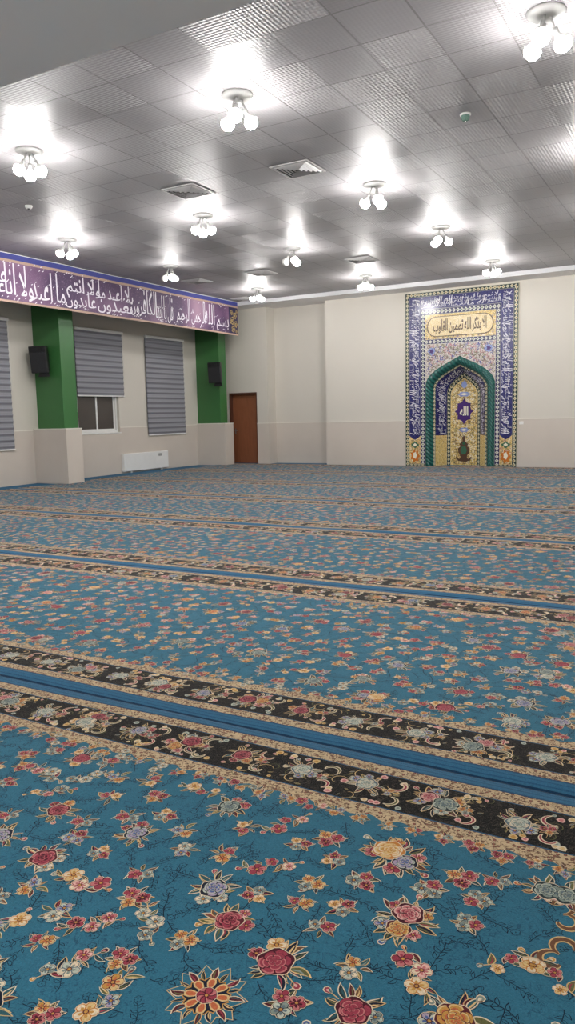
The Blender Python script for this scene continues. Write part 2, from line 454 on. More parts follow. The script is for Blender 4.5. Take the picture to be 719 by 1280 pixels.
m = MB(); bstrip(m, BL-.52, BL-.03, .045, BH-.185, .004); m.build('end_panel', M_navyp, bn)
m = MB()
def ring(cx, cz, r, w, n=14, ph=0, lob=0):
    pts = [(cx+(r+lob*math.cos(5*a))*math.cos(a+ph), cz+(r+lob*math.cos(5*a))*math.sin(a+ph)) for a in [2*PI*k/n for k in range(n)]]
    for k in range(n):
        a, b = pts[k], pts[(k+1) % n]
        q = lambda p, f_: bpt(BL+cx+(p[0]-cx)*f_, cz+(p[1]-cz)*f_, .008)
        m.face([q(a, 1), q(b, 1), q(b, 1-w), q(a, 1-w)])
for cx, cz, r in ((-.30, .17, .09), (-.16, .33, .09), (-.36, .42, .11), (-.20, .58, .09), (-.38, .66, .07), (-.13, .12, .05), (-.1, .7, .05)):
    ring(cx, cz, r, .25, 20, 0, r*.2); ring(cx, cz, r*.4, .6, 10)
m.build('gold_flower_pattern', M_gold, bn)
m = MB()
ZA, ZB = .065, BH-.20
def btext(s, y0, y1, z0, z1, off=.03, tall=1.7):
    off = .008; tall *= 1.25
    put_text(m, fit(text_geo(s, off, .0, tall), y0-BY0, y1-BY0, z0, z1), lambda a, b: bpt(a, b, .010))
hm = (ZA+ZB)/2
btext('بسم الله', 18.35, 19.62, ZA, ZB-.03, .03, 2.4)
btext('الرحمن الرحيم', 17.10, 18.40, ZA, ZB, .03, 2.6)
btext('قل يا ايها', 16.15, 16.92, ZA, ZB-.06, .03, 2.3)
btext('الكافرون', 15.15, 16.20, ZA+.06, ZB, .03, 2.6)
btext('لا اعبد ما', 14.05, 15.15, hm-.08, ZB, .03, 1.9)
btext('تعبدون', 14.00, 15.25, ZA, hm+.02, .03, 1.5)
btext('ولا انتم', 13.0, 14.10, hm-.10, ZB, .03, 1.9)
btext('عابدون', 12.95, 13.95, ZA, hm+.06, .03, 1.6)
btext('ما اعبد', 12.0, 12.95, ZA, ZB-.05, .03, 2.2)
btext('ولا انا', 11.30, 12.05, ZA, ZB, .03, 2.2)
btext('عابد ما', 10.5, 11.35, hm-.10, ZB, .03, 1.9)
btext('عبدتم', 10.45, 11.3, ZA, hm+.02, .03, 1.6)
btext('ولا انتم عابدون', 9.25, 10.45, ZA, ZB, .03, 2.2)
# small vowel marks
rnd = random.Random(4)
for k in range(260):
    y = rnd.uniform(.2, BL-.6); z = rnd.choice((ZA+.02, hm, ZB-.03))+rnd.uniform(-.05, .05); l = rnd.uniform(.03, .06); a = rnd.uniform(.3, .8)
    m.face([bpt(y, z, .011), bpt(y+l*math.cos(a), z+l*math.sin(a), .011), bpt(y+l*math.cos(a)-.008, z+l*math.sin(a)+.014, .011), bpt(y-.008, z+.014, .011)])
m.build('calligraphy', M_script, bn, merge=False)

# ------------------------------------------------------------------ mihrab
MH = 4.83
mi = thing('tiled_mihrab', 'tall mosaic tiled mihrab with a pointed teal arch on the front wall', 'mihrab', (MX, YB, 0))
def mk_border(name, dark, light, mid, freq, wid):
    t = NT(name); uv = t.n('ShaderNodeUVMap').outputs[0]; sep = t.n('ShaderNodeSeparateXYZ', Vector=uv)
    fu = t.math('ABSOLUTE', t.math('SUBTRACT', t.math('FRACT', t.math('MULTIPLY', sep.outputs[0], freq)), .5))
    fv = t.math('ABSOLUTE', t.math('SUBTRACT', t.math('DIVIDE', sep.outputs[1], wid), .5))
    d = t.math('ADD', fu, t.math('MULTIPLY', fv, 1.3))
    col = t.ramp(d, [(0, lin(mid)), (.20, lin(light)), (.48, lin(dark))])
    col = t.mix(t.math('GREATER_THAN', fv, .40), col, lin(dark))
    col = t.mix(t.math('GREATER_THAN', fv, .46), col, lin(light))
    return t.set(col, .25)
M_border = mk_border('green_cream_tile_border', (26, 46, 50), (206, 202, 172), (140, 104, 52), 9, .12)
M_border2 = mk_border('blue_white_tile_border', (44, 46, 84), (208, 206, 198), (96, 120, 96), 9, .14)
def mk_scroll(name, base, c1, c2, sc, w1=.14, w2=.1):
    t = NT(name); co = t.coord()
    col = t.mix(t.contour(co, sc, w1, 2.5, 4), lin(base), lin(c1))
    col = t.mix(t.contour(t.scale(co, 1.37), sc*1.2, w2, 2.0, 4), col, lin(c2))
    return t.set(col, .22)
M_blue = mk_scroll('cobalt_inscription_tile', (36, 36, 94), (62, 66, 132), (26, 26, 70), 9)
M_gold_t = mk_scroll('ochre_scroll_tile', (222, 190, 112), (128, 92, 46), (240, 226, 182), 12, .14, .12)
M_spand = mk_scroll('white_scroll_tile', (214, 208, 200), (96, 92, 120), (150, 120, 96), 13, .10, .08)
M_cart = mk_scroll('cream_cartouche_tile', (226, 204, 156), (200, 172, 116), (238, 224, 190), 9)
def mk_teal():
    t = NT('teal_rope_glaze'); uv = t.n('ShaderNodeUVMap').outputs[0]; sep = t.n('ShaderNodeSeparateXYZ', Vector=uv)
    w = t.math('SINE', t.math('MULTIPLY', t.math('ADD', sep.outputs[0], t.math('MULTIPLY', sep.outputs[1], .8)), 2*PI/.11))
    col = t.mix(t.math('MULTIPLY_ADD', w, .5, .5), lin((18, 64, 64)), lin((40, 106, 98)))
    return t.set(col, .25, w, .6, .012)
M_teal = mk_teal()
M_purple = plain('purple_medallion_tile', (62, 30, 104), .25)
M_cream = plain('cream_tile', (232, 226, 206), .25)
M_lblue = plain('pale_blue_tile', (130, 146, 196), .25)
M_orange = plain('orange_tile', (196, 112, 40), .25)
M_brown = plain('brown_line_tile', (78, 52, 34), .3)
M_grn = plain('green_tile', (60, 104, 80), .25)
M_scriptw = plain('white_glaze_script', (226, 226, 234), .25)

def arch(w, zs, za, n=14, zsplit=.86):
    r = za-zs; P0 = (w, zs); P1 = (w, zs+.47*r); P2 = (.43*w, za-.27*r); P3 = (0, za)
    pts = [(w, 0), (w, zsplit)]
    for k in range(n+1):
        t = k/n; q = 1-t
        pts.append(tuple(q**3*P0[i]+3*q*q*t*P1[i]+3*q*t*t*P2[i]+t**3*P3[i] for i in (0, 1)))
    return pts
def full(pts):  # left base -> apex -> right base
    return [(-x, z) for x, z in pts]+[(x, z) for x, z in reversed(pts[:-1])]
def loft(m, A, ya, B, yb, v0=0.0, v1=None, lo=0, hi=10, side=0):
    fa, fb = full(A), full(B); u = 0
    wid = v1 if v1 is not None else .1
    for k in range(len(fa)-1):
        a, b, c, d2 = fa[k], fa[k+1], fb[k+1], fb[k]
        l = math.hypot(a[0]-b[0], a[1]-b[1]); zm = max(a[1], b[1])
        if lo < zm <= hi and (side == 0 or side*a[0] > 0): m.face([(a[0], ya, a[1]), (d2[0], yb, d2[1]), (c[0], yb, c[1]), (b[0], ya, b[1])], [(u, v0), (u, wid), (u+l, wid), (u+l, v0)])
        u += l
FY = -.045   # face of the panel, proud of the wall
A0 = arch(.98, 2.25, 3.04); A1 = arch(.76, 2.16, 2.81); A2 = arch(.70, 2.14, 2.76)
A3 = arch(.475, 2.02, 2.60); A4 = arch(.385, 1.98, 2.46)
D1, D2, D3, D4 = .0, .02, .36, .42
# outer frame body and sides
m = MB(); hw = 1.57
m.face([(-hw, FY, 0), (-hw, .05, 0), (-hw, .05, MH), (-hw, FY, MH)]); m.face([(hw, FY, 0), (hw, .05, 0), (hw, .05, MH), (hw, FY, MH)]); m.face([(-hw, FY, MH), (hw, FY, MH), (hw, .05, MH), (-hw, .05, MH)])
def urail(m, x0, z0, x1, z1, y, wid, bottom=0.0):
    # inverted U strip between rect (x0,z0) outer and (x1,z1) inner half sizes
    m.face([(-x0, y, bottom), (-x1, y, bottom), (-x1, y, z1), (-x0, y, z0)], [(bottom, 0), (bottom, wid), (z1, wid), (z0, 0)])
    m.face([(-x0, y, z0), (-x1, y, z1), (x1, y, z1), (x0, y, z0)], [(-x0, 0), (-x1, wid), (x1, wid), (x0, 0)])
    m.face([(x1, y, bottom), (x0, y, bottom), (x0, y, z0), (x1, y, z1)], [(bottom, wid), (bottom, 0), (z0, 0), (z1, wid)])
urail(m, 1.57, MH, 1.45, 4.71, FY, .12)
for x0, x1 in ((-1.45, -.98), (.98, 1.45)): m.face([(x0, FY-.001, 0), (x1, FY-.001, 0), (x1, FY-.001, .06), (x0, FY-.001, .06)], [(x0, 0), (x1, 0), (x1, .12), (x0, .12)])
m.build('outer_border', M_border, mi)
m = MB(); urail(m, 1.45, 4.71, 1.12, 4.36, FY, .33, .86); m.build('inscription_band', M_blue, mi)
m = MB(); urail(m, 1.12, 4.36, .98, 4.20, FY, .14); m.face([(-.98, FY, 3.40), (.98, FY, 3.40), (.98, FY, 3.53), (-.98, FY, 3.53)], [(-.98, 0), (.98, 0), (.98, .14), (-.98, .14)])
m.build('inner_border', M_border2, mi)
# cartouche panel
m = MB().face([(-.98, FY, 3.53), (.98, FY, 3.53), (.98, FY, 4.20), (-.98, FY, 4.20)])
m.build('cartouche_panel', M_gold_t, mi)
def cart(w, h, n=6):
    pts = []
    for sx, s0 in ((1, -1), (-1, 1)):
        for k in range(n+1):
            a = s0*PI/2*(1-2*k/n); pts.append((sx*(w-h*.75)+sx*h*.75*math.cos(a)*1.15, h*math.sin(a)))
    return pts
m = MB(); m.slab_xz([(x, 3.865+z) for x, z in cart(.90, .275)], FY-.012, FY); m.build('cartouche_rim', M_brown, mi)
m = MB(); m.slab_xz([(x, 3.865+z) for x, z in cart(.875, .255)], FY-.018, FY); ct = m.build('cartouche', M_cart, mi)
m = MB(); put_text(m, fit(text_geo('الا بذكر الله تطمئن القلوب'.replace('ئ', 'ي'), .03, 0, 1.7), -.74, .74, 3.865-.20, 3.865+.20), lambda a, b: (a, FY-.024, b))
m.build('cartouche_script', M_brown, mi, merge=False)
# spandrels around the arch
m = MB()
for sx in (-1, 1):
    for a, b in zip(A0, A0[1:]):
        m.face([(sx*a[0], FY, a[1]), (sx*.98, FY, a[1]), (sx*.98, FY, b[1]), (sx*b[0], FY, b[1])])
m.face([(-.98, FY, 3.04), (.98, FY, 3.04), (.98, FY, 3.40), (-.98, FY, 3.40)])
m.build('spandrel', M_spand, mi)
def lobed(cx, cz, rx, rz, lobes, amp, n=40, ph=0.0):
    return [(cx+rx*(1+amp*math.cos(lobes*a))*math.cos(a+ph), cz+rz*(1+amp*math.cos(lobes*a))*math.sin(a+ph)) for a in [2*PI*k/n for k in range(n)]]
for sx in (-1, 1):
    MB().slab_xz(lobed(sx*.80, 3.2, .10, .10, 8, .15), FY-.006, FY).build('spandrel_rosette', M_lblue, mi)
    MB().slab_xz(lobed(sx*.80, 3.2, .055, .055, 5, .25), FY-.009, FY).build('spandrel_rosette_centre', M_purple, mi)
# scrolling vines set into the tile panels
def curl_xz(m, cx, cz, r, a0, a1, w, y, n=9, k_=.5):
    pr = None
    for k in range(n):
        t = k/(n-1); a = a0+(a1-a0)*t; rad = r*(1-k_*t); ww = w*(.35+.65*math.sin(PI*min(1, .15+t*.8)))
        p = ((cx+(rad-ww)*math.cos(a), y, cz+(rad-ww)*math.sin(a)), (cx+(rad+ww)*math.cos(a), y, cz+(rad+ww)*math.sin(a)))
        if pr: m.face([pr[0], pr[1], p[1], p[0]])
        pr = p
def vines(name, inside, bb, sp, r, mats, y, seed, w=.006, fl=.4):
    rg = random.Random(seed); m = MB(); x0, x1, z0, z1 = bb
    nz_ = int((z1-z0)/sp); nx_ = int((x1-x0)/sp)
    for i_ in range(nx_+1):
        for j_ in range(nz_+1):
            x = x0+(i_+.5*(j_ % 2))*sp; z = z0+j_*sp
            if not inside(x, z): continue
            m.cur = rg.randrange(len(mats)); a = rg.uniform(0, 6); sg = rg.choice((-1, 1))
            curl_xz(m, x, z, r, a, a+sg*rg.uniform(3.6, 5.6), w, y-.0005*rg.random())
            if rg.random() < fl:
                m.cur = rg.randrange(len(mats)); q = rg.uniform(.25, .42)*r; b = rg.uniform(0, 6)
                m.face([(x+q*(1+.3*math.cos(5*t_))*math.cos(t_+b), y-.001, z+q*(1+.3*math.cos(5*t_))*math.sin(t_+b)) for t_ in [2*PI*h/15 for h in range(15)]])
    m.build(name, mats, mi, merge=False)
def in_arch(A, x, z, grow=0.0):
    x = abs(x)
    for a, b in zip(A, A[1:]):
        if a[1] <= z <= b[1]: return x < a[0]+(b[0]-a[0])*(z-a[1])/max(1e-6, b[1]-a[1])-grow
    return False
M_vblue = plain('blue_vine_tile', (70, 72, 140), .25); M_vrose = plain('rose_vine_tile', (168, 110, 120), .25); M_vol = plain('olive_vine_tile', (110, 106, 74), .25)
vines('spandrel_vines', lambda x, z: abs(x) < .94 and 2.3 < z < 3.36 and not in_arch(A0, x, z, -.06), (-.94, .95, 2.3, 3.36), .075, .042, [M_vol, M_vblue, M_vrose, M_brown], FY-.003, 3, .009)
vines('cartouche_vines', lambda x, z: abs(abs(x)-.94) < .06 or abs(abs(z-3.865)-.31) < .035, (-.95, .96, 3.56, 4.18), .07, .032, [M_brown, M_grn, M_vblue, M_cream], FY-.003, 5, .005)
vines('back_panel_vines', lambda x, z: in_arch(A4, x, z, .04) and z > .04, (-.36, .37, .06, 2.45), .066, .034, [M_brown, M_brown, M_vol, M_cream, M_cream], D4-.003, 7, .0075)
for sx in (-1, 1):
    vines('lower_panel_vines', lambda x, z: abs(x-sx*1.285) < .14 and .09 < z < .80, (sx*1.285-.14, sx*1.285+.15, .1, .80), .066, .034, [M_brown, M_vol, M_vrose, M_cream], FY-.003, 9+sx, .007)
# teal rope arch
m = MB(); N = 8
def lerp(A, B, t): return [(a[0]*(1-t)+b[0]*t, a[1]*(1-t)+b[1]*t) for a, b in zip(A, B)]
prof = [(k/N, FY-.09*math.sin(PI*k/N)**.7 + (D1-FY)*(k/N)) for k in range(N+1)]
for (t0, y0), (t1, y1) in zip(prof, prof[1:]): loft(m, lerp(A0, A1, t0), y0, lerp(A0, A1, t1), y1, t0*.24, t1*.24)
m.build('teal_arch_moulding', M_teal, mi, smooth=True)
m = MB(); loft(m, A1, D1, A2, D2, 0, .12); loft(m, A3, D3, A4, D4, 0, .12); m.build('niche_border', M_border, mi)
m = MB(); loft(m, A2, D2, A3, D3, 0, .3, .87); m.build('niche_inscription_band', M_blue, mi)
for sd in (-1, 1):
    m = MB(); loft(m, A2, D2, A3, D3, 0, .3, 0, .87, sd); m.build('niche_lower_panel', M_gold_t, mi)
for x0, x1 in ((-1.45, -1.12), (1.12, 1.45)): MB().face([(x0, FY, .06), (x1, FY, .06), (x1, FY, .86), (x0, FY, .86)]).build('lower_gold_panel', M_gold_t, mi)
# gold back panel
m = MB(); A4r = A4
for a, b in zip(A4, A4[1:]): m.face([(-a[0], D4, a[1]), (a[0], D4, a[1]), (b[0], D4, b[1]), (-b[0], D4, b[1])])
m.build('niche_back_panel', M_gold_t, mi)
Y4 = D4-.006
def pointed(cx, cz, rx, rz, n=24):
    out = []
    for k in range(n):
        a = 2*PI*k/n; q = 1+.16*math.cos(8*a)
        out.append((cx+rx*math.cos(a)*q, cz+rz*math.copysign(abs(math.sin(a))**1.3, math.sin(a))*q))
    return out
m = MB(); m.slab_xz(pointed(0, 1.52, .23, .31), Y4, D4); m.build('medallion', M_purple, mi)
m = MB(); put_text(m, fit(text_geo('الله', .03, 0, 1.5), -.12, .12, 1.40, 1.66), lambda a, b: (a, Y4-.004, b)); m.build('medallion_script', M_cream, mi, merge=False)
for pts in (lobed(0, 2.0, .17, .065, 6, .12), lobed(0, 1.0, .14, .065, 6, .12), pointed(0, 2.27, .08, .10)):
    MB().slab_xz(pts, Y4, D4).build('pale_cartouche', M_lblue, mi)
for q, (z, rx) in enumerate(((2.0, .10), (1.0, .08))): MB().slab_xz(lobed(0, z, rx, .028, 4, .15), Y4-.004, D4).build('cartouche_core', M_cream, mi)
# vase ornament at the foot of the niche
vp = [(.03, 0), (.16, .02), (.24, .12), (.20, .14), (.13, .07), (.08, .14), (.16, .28), (.17, .36), (.10, .44), (.13, .50), (.07, .55), (.03, .60), (.05, .66), (0, .76)]
vase = [(x, .10+z) for x, z in vp]+[(-x, .10+z) for x, z in reversed(vp[:-1])]
m = MB(); m.slab_xz(vase, Y4, D4); m.build('vase_ornament', M_brown, mi)
for pts in (lobed(0, .42, .09, .12, 6, .1), lobed(0, .62, .04, .05, 5, .1)): MB().slab_xz(pts, Y4-.005, D4).build('vase_highlight', M_grn, mi)
# ornaments of the lower panels
for sx in (-1, 1):
    cx = sx*1.285
    m = MB(); m.slab_xz([(cx-.165, .86), (cx-.10, .80), (cx, .74), (cx+.10, .80), (cx+.165, .86)], FY-.004, FY); m.build('pointed_band_foot', M_blue, mi)
    m = MB(); m.slab_xz(lobed(cx, .60, .10, .08, 4, .18), FY-.005, FY); m.build('diamond_ornament', M_grn, mi)
    for pts in (lobed(cx, .60, .05, .04, 4, .18), lobed(cx, .30, .055, .09, 5, .15)): MB().slab_xz(pts, FY-.011, FY).build('ornament_centre', M_cream, mi)
    m = MB(); m.slab_xz(lobed(cx, .28, .12, .16, 7, .2), FY-.005, FY); m.build('flower_ornament', M_orange, mi)
# white script on the blue bands
VERSE = 'الله لا اله الا هو الحي القيوم لا تاخذه سنة ولا نوم له ما في السماوات وما في الارض من ذا الذي يشفع عنده الا باذنه'
words = VERSE.split()
m = MB()
def band(fn, length, height, start, per, rows=3, off=.0):
    # overlapping pieces of script along a band
    n = max(1, round(length/per)); seg = length/n; k = start
    for i in range(n):
        for r_ in range(rows):
            w2 = ' '.join(words[(k+j) % len(words)] for j in range(2)); k += 2
            h0 = height*(.02+.25*r_) ; h1 = height*(.50+.24*r_)
            put_text(m, fit(text_geo(w2, off, .1, 3.0), length-(i+1)*seg-.01, length-i*seg+.01, h0, h1), fn)
YT = FY-.006
band(lambda a, b: (-1.14-b*.30/.33, YT, .90+a), 3.74, .33, 12, .40)
band(lambda a, b: (1.14+b*.30/.33, YT, .90+3.74-a), 3.74, .33, 0, .40)
band(lambda a, b: (-1.10+a, YT, 4.38+b), 2.2, .31, 6, .42)
m.build('band_script', M_scriptw, mi, merge=False)
m = MB()
cA = full(lerp(A2, A3, .92)); oA = full(lerp(A2, A3, .08))
cum = [0]
for k in range(len(cA)-1): cum.append(cum[-1]+math.hypot(cA[k][0]-cA[k+1][0], cA[k][1]-cA[k+1][1]))
def nfn(a, b):
    s = a+.90
    k = 0
    while k < len(cum)-2 and cum[k+1] < s: k += 1
    t = (s-cum[k])/(cum[k+1]-cum[k]); p = [cA[k][i]*(1-t)+cA[k+1][i]*t for i in (0, 1)]; q = [oA[k][i]*(1-t)+oA[k+1][i]*t for i in (0, 1)]
    f_ = b/.24; dy = (D3+(D2-D3)*(.08+.84*f_))
    return (p[0]*(1-f_)+q[0]*f_, dy-.008, p[1]*(1-f_)+q[1]*f_)
band(nfn, cum[-1]-1.8, .24, 4, .36)
m.build('niche_script', M_scriptw, mi, merge=False)

# ------------------------------------------------------------------ ceiling lamps
def mk_emit(name, c, s):
    t = NT(name); nz = t.noise(t.coord(), 3, 1)
    t.set(lin((240, 240, 240)), .4); t.b.inputs['Emission Color'].default_value = (*c, 1)
    t.t.links.new(t.math('MULTIPLY_ADD', nz, s*.02, s), t.b.inputs['Emission Strength'])
    return t.m
M_lit = mk_emit('lit_bulb_glass', (1.0, .975, .95), BULB_STRENGTH)
M_off = plain('unlit_bulb_glass', (225, 225, 220), .3)
M_plate = plain('lamp_plate_enamel', (190, 190, 188), .4)
M_base = plain('bulb_base_plastic', (235, 235, 232), .5)
def lamp(label, x, y, rot, off=(), z=H):
    l = thing('ceiling_lamp', label, 'lamp', (x, y, z), rot, group='bulb clusters on the ceiling')
    MB().lathe([(.001, 0), (.17, 0), (.17, -.012), (.15, -.032), (.05, -.045), (.001, -.045)], 28).build('ceiling_plate', M_plate, l, smooth=True)
    for k in range(3):
        a = 2*PI*k/3; dx, dy = math.cos(a), math.sin(a)
        m = MB(); m.tube((dx*.04, dy*.04, -.035), (dx*.085, dy*.085, -.15), .011, 8); m.tube((dx*.082, dy*.082, -.14), (dx*.105, dy*.105, -.19), .024, 12)
        ar = m.build('lamp_holder', M_plate, l, smooth=True)
        ax = Vector((dx*.5, dy*.5, -.85)).normalized()
        m = MB(); base = Vector((dx*.103, dy*.103, -.185))
        m.lathe([(.018, 0), (.030, .02), (.058, .05), (.0765, .080)], 14, tuple(base), ax)
        m.build('bulb_base', M_base, ar, smooth=True); m = MB()
        m.lathe([(.076, .080), (.078, .100), (.071, .130), (.050, .158), (.001, .172)], 14, tuple(base), ax)
        m.build('bulb', M_off if k in off else M_lit, ar, smooth=True)
    return l
COLX = {'right': TX+5*TILE+.03, 'centre': TX, 'third': TX-5*TILE, 'left': TX-10*TILE}
rows = [(TY, 'front'), (TY+6*TILE, 'second'), (TY+11*TILE, 'third'), (TY+17*TILE, 'back')]
lab = {
 (0, 'right'): 'cluster of lit bulbs at the top right corner of the picture',
 (0, 'centre'): 'cluster of three lit bulbs at the upper middle, just beyond the balcony edge',
 (0, 'third'): 'cluster of lit bulbs at the left edge of the picture, high above the banner',
 (1, 'right'): 'cluster of lit bulbs beyond the right edge, glowing on the ceiling right of the detector',
 (1, 'centre'): 'cluster of lit bulbs just right of and below the square louvred vent in mid ceiling',
 (1, 'third'): 'cluster of lit bulbs just below the vent on the left half of the ceiling',
 (1, 'left'): 'pair of lit bulbs hanging close above the left end of the banner',
 (2, 'right'): 'cluster of lit bulbs beyond the right edge in the third row of lamps',
 (2, 'centre'): 'cluster of lit bulbs above and left of the mihrab, one row before the trim',
 (2, 'third'): 'ceiling lamp with one unlit bulb on its left, in mid ceiling',
 (2, 'left'): 'small ceiling lamp with an unlit bulb above the middle of the banner',
 (3, 'right'): 'cluster of lit bulbs beyond the right edge in the row nearest the front wall',
 (3, 'centre'): 'cluster of lit bulbs right above the mihrab beside the white trim',
 (3, 'third'): 'cluster of lit bulbs close to the white trim, midway between banner and mihrab',
 (3, 'left'): 'cluster of lit bulbs at the far end of the banner above the door corner',
}
rr = random.Random(3)
for i, (y, rn) in enumerate(rows):
    for cn, x in COLX.items():
        if (i, cn) not in lab: continue
        off = (2,) if (i, cn) == (2, 'third') else ((1, 2) if (i, cn) == (2, 'left') else ())
        rot = {(0, 'centre'): -1.2, (0, 'third'): .3, (2, 'third'): -.75, (2, 'left'): -.75}.get((i, cn), rr.uniform(0, 2))
        lamp(lab[(i, cn)], x, y, rot, off)
for k, cn in enumerate(COLX):   # added unseen row above the balcony edge, brightening the near floor
    lamp(['cluster of lit bulbs over the balcony edge by the right wall', 'cluster of lit bulbs over the balcony edge in line with the mihrab', 'cluster of lit bulbs over the balcony edge, third from the right wall', 'cluster of lit bulbs over the balcony edge by the window wall'][k], COLX[cn], TY-6*TILE, .4*k)
for x_, w_ in ((-1.4, 'by the right wall'), (-4.7, 'in line with the mihrab'), (-7.95, 'further towards the window wall')): lamp('cluster of lit bulbs under the balcony beside the camera, '+w_, x_, .6, .7, z=3.6)  # lamps added out of view to light the balcony underside and near carpet
lamp('cluster of lit bulbs at the left wall in the nearest row, outside the picture', COLX['left'], TY, .5)

# ------------------------------------------------------------------ vents and detectors
def vent(label, ix, iy, dx=0, dy=0):
    x, y = TX+ix*TILE+dx, TY+iy*TILE+dy
    v = thing('ceiling_vent', label, 'vent', (x, y, H), group='square louvred ceiling vents')
    a = .30
    MB().box(-a+.02, a-.02, -a+.02, a-.02, -.004, -.001).build('vent_backing', M_ventback, v)
    m = MB(); b = a-.03
    for s in ((-a, a, -a, -b), (-a, a, b, a), (-a, -b, -b, b), (b, a, -b, b)): m.box(*s, -.016, -.001)
    m.build('vent_frame', M_vent, v)
    m = MB()
    for k in range(5):   # four-way louvres: rings of slats
        r0 = b-.010-k*.050; r1 = r0-.018
        if r1 < 0: break
        for q in range(4):
            c_, s_ = math.cos(q*PI/2), math.sin(q*PI/2)
            R2 = lambda X, Y, Z: (X*c_-Y*s_, X*s_+Y*c_, Z)
            m.hexa([R2(-r0, r0, -.006), R2(r0, r0, -.006), R2(r0, r0+.004, -.006), R2(-r0, r0+.004, -.006), R2(-r1, r1, -.030), R2(r1, r1, -.030), R2(r1, r1+.004, -.030), R2(-r1, r1+.004, -.030)])
    m.build('louvre_slat', M_vent, v)
vent('square louvred vent in mid ceiling, the most plainly seen one', -1, 4)
vent('square louvred vent just above the left middle lamp', -4, 4)
vent('dark louvred vent just above the lamp midway between banner and mihrab', -4, 14, .1)
vent('dark louvred vent partly behind the far end of the banner', -12, 19)
vent('faint louvred vent above the far third of the banner', -11, 14)
vent('small dark vent above the lamp near the door corner', -8, 14)
g = thing('ceiling_detector', 'small round ceiling detector with glinting greenish glass, upper right', 'detector', (-2.74, 9.37, H))
MB().lathe([(.001, 0), (.065, 0), (.065, -.015), (.058, -.022), (.001, -.022)], 24).build('detector_base', M_white, g, smooth=True)
M_gg = plain('green_glass_lens', (110, 140, 128), .12, .4, 60)
m = MB(); m.lathe([(.055, -.022), (.052, -.05), (.036, -.075), (.001, -.085)], 10); m.build('lens', M_gg, g)
g = thing('ceiling_detector', 'small white round detector on the ceiling, far left between lamps', 'detector', (-9.94, 9.26, H))
MB().lathe([(.001, 0), (.06, 0), (.06, -.02), (.045, -.045), (.001, -.05)], 20).build('detector_base', M_white, g, smooth=True)
MB().lathe([(.02, -.048), (.018, -.058), (.001, -.06)], 12).build('lens', M_black, g)

# ------------------------------------------------------------------ carpets
CW = 2.965   # width of one roll
P = {k: lin(v) for k, v in dict(
 cream=(214, 198, 170), rose=(146, 56, 72), deep=(72, 20, 34), pink=(186, 112, 112), pale=(214, 170, 160), gold=(186, 138, 70), amber=(186, 120, 54), sand=(206, 176, 124),
 grey=(124, 136, 128), silver=(176, 182, 168), slate=(92, 108, 116), orange=(186, 100, 64), leaf=(38, 52, 56), olive=(96, 96, 60), teal=(44, 84, 92), navy=(20, 26, 44), wine=(84, 30, 38), lilac=(160, 146, 166), brown=(110, 74, 52), dkblue=(14, 48, 84), field=(46, 103, 125), ink=(10, 26, 46), blue=(76, 98, 146)).items()}
PAL = [('navy', 'blue', 'lilac', 'silver'), ('deep', 'rose', 'pink', 'pale'), ('deep', 'rose', 'rose', 'pink'), ('amber', 'gold', 'sand', 'cream'), ('slate', 'grey', 'silver', 'cream'), ('wine', 'orange', 'gold', 'sand'), ('rose', 'pink', 'pale', 'cream'), ('leaf', 'slate', 'grey', 'silver'), ('wine', 'deep', 'rose', 'pink')]
class Motif:
    def __init__(s): s.p = []; s.c = []
    def poly(s, pts, col): s.p.append(np.asarray(pts, float)); s.c.append(P[col] if isinstance(col, str) else col)
def egg(cx, cy, ang, ln, wd, n=9, wob=0.0, rg=None):
    t = np.arange(n)*2*PI/n
    x = ln*(.5+.5*np.cos(t)); y = wd*.5*np.sin(t)*(1.15-.35*np.cos(t+PI))
    c, s = math.cos(ang), math.sin(ang)
    return np.stack([cx+x*c-y*s, cy+x*s+y*c], 1)
def cap(cx, cy, r0, r1, a, da, n=7):
    """one rose petal: a ring sector with a rounded outer lip"""
    t = np.linspace(-1, 1, n); ro = r1*(1-.16*np.abs(t)**3); ti = np.linspace(.7, -.7, 3)
    an = np.concatenate([a+da*t, a+da*ti]); rr_ = np.concatenate([ro, np.full(3, r0)])
    return np.stack([cx+rr_*np.cos(an), cy+rr_*np.sin(an)], 1)
def blob(cx, cy, r, k, amp, ph, n, rg=None, nz=.03):
    t = np.linspace(0, 2*PI, n, endpoint=False); q = r*(1+amp*np.cos(k*t+ph))
    if rg is not None: q = q*(1+rg.uniform(-nz, nz, n))
    return np.stack([cx+q*np.cos(t), cy+q*np.sin(t)], 1)
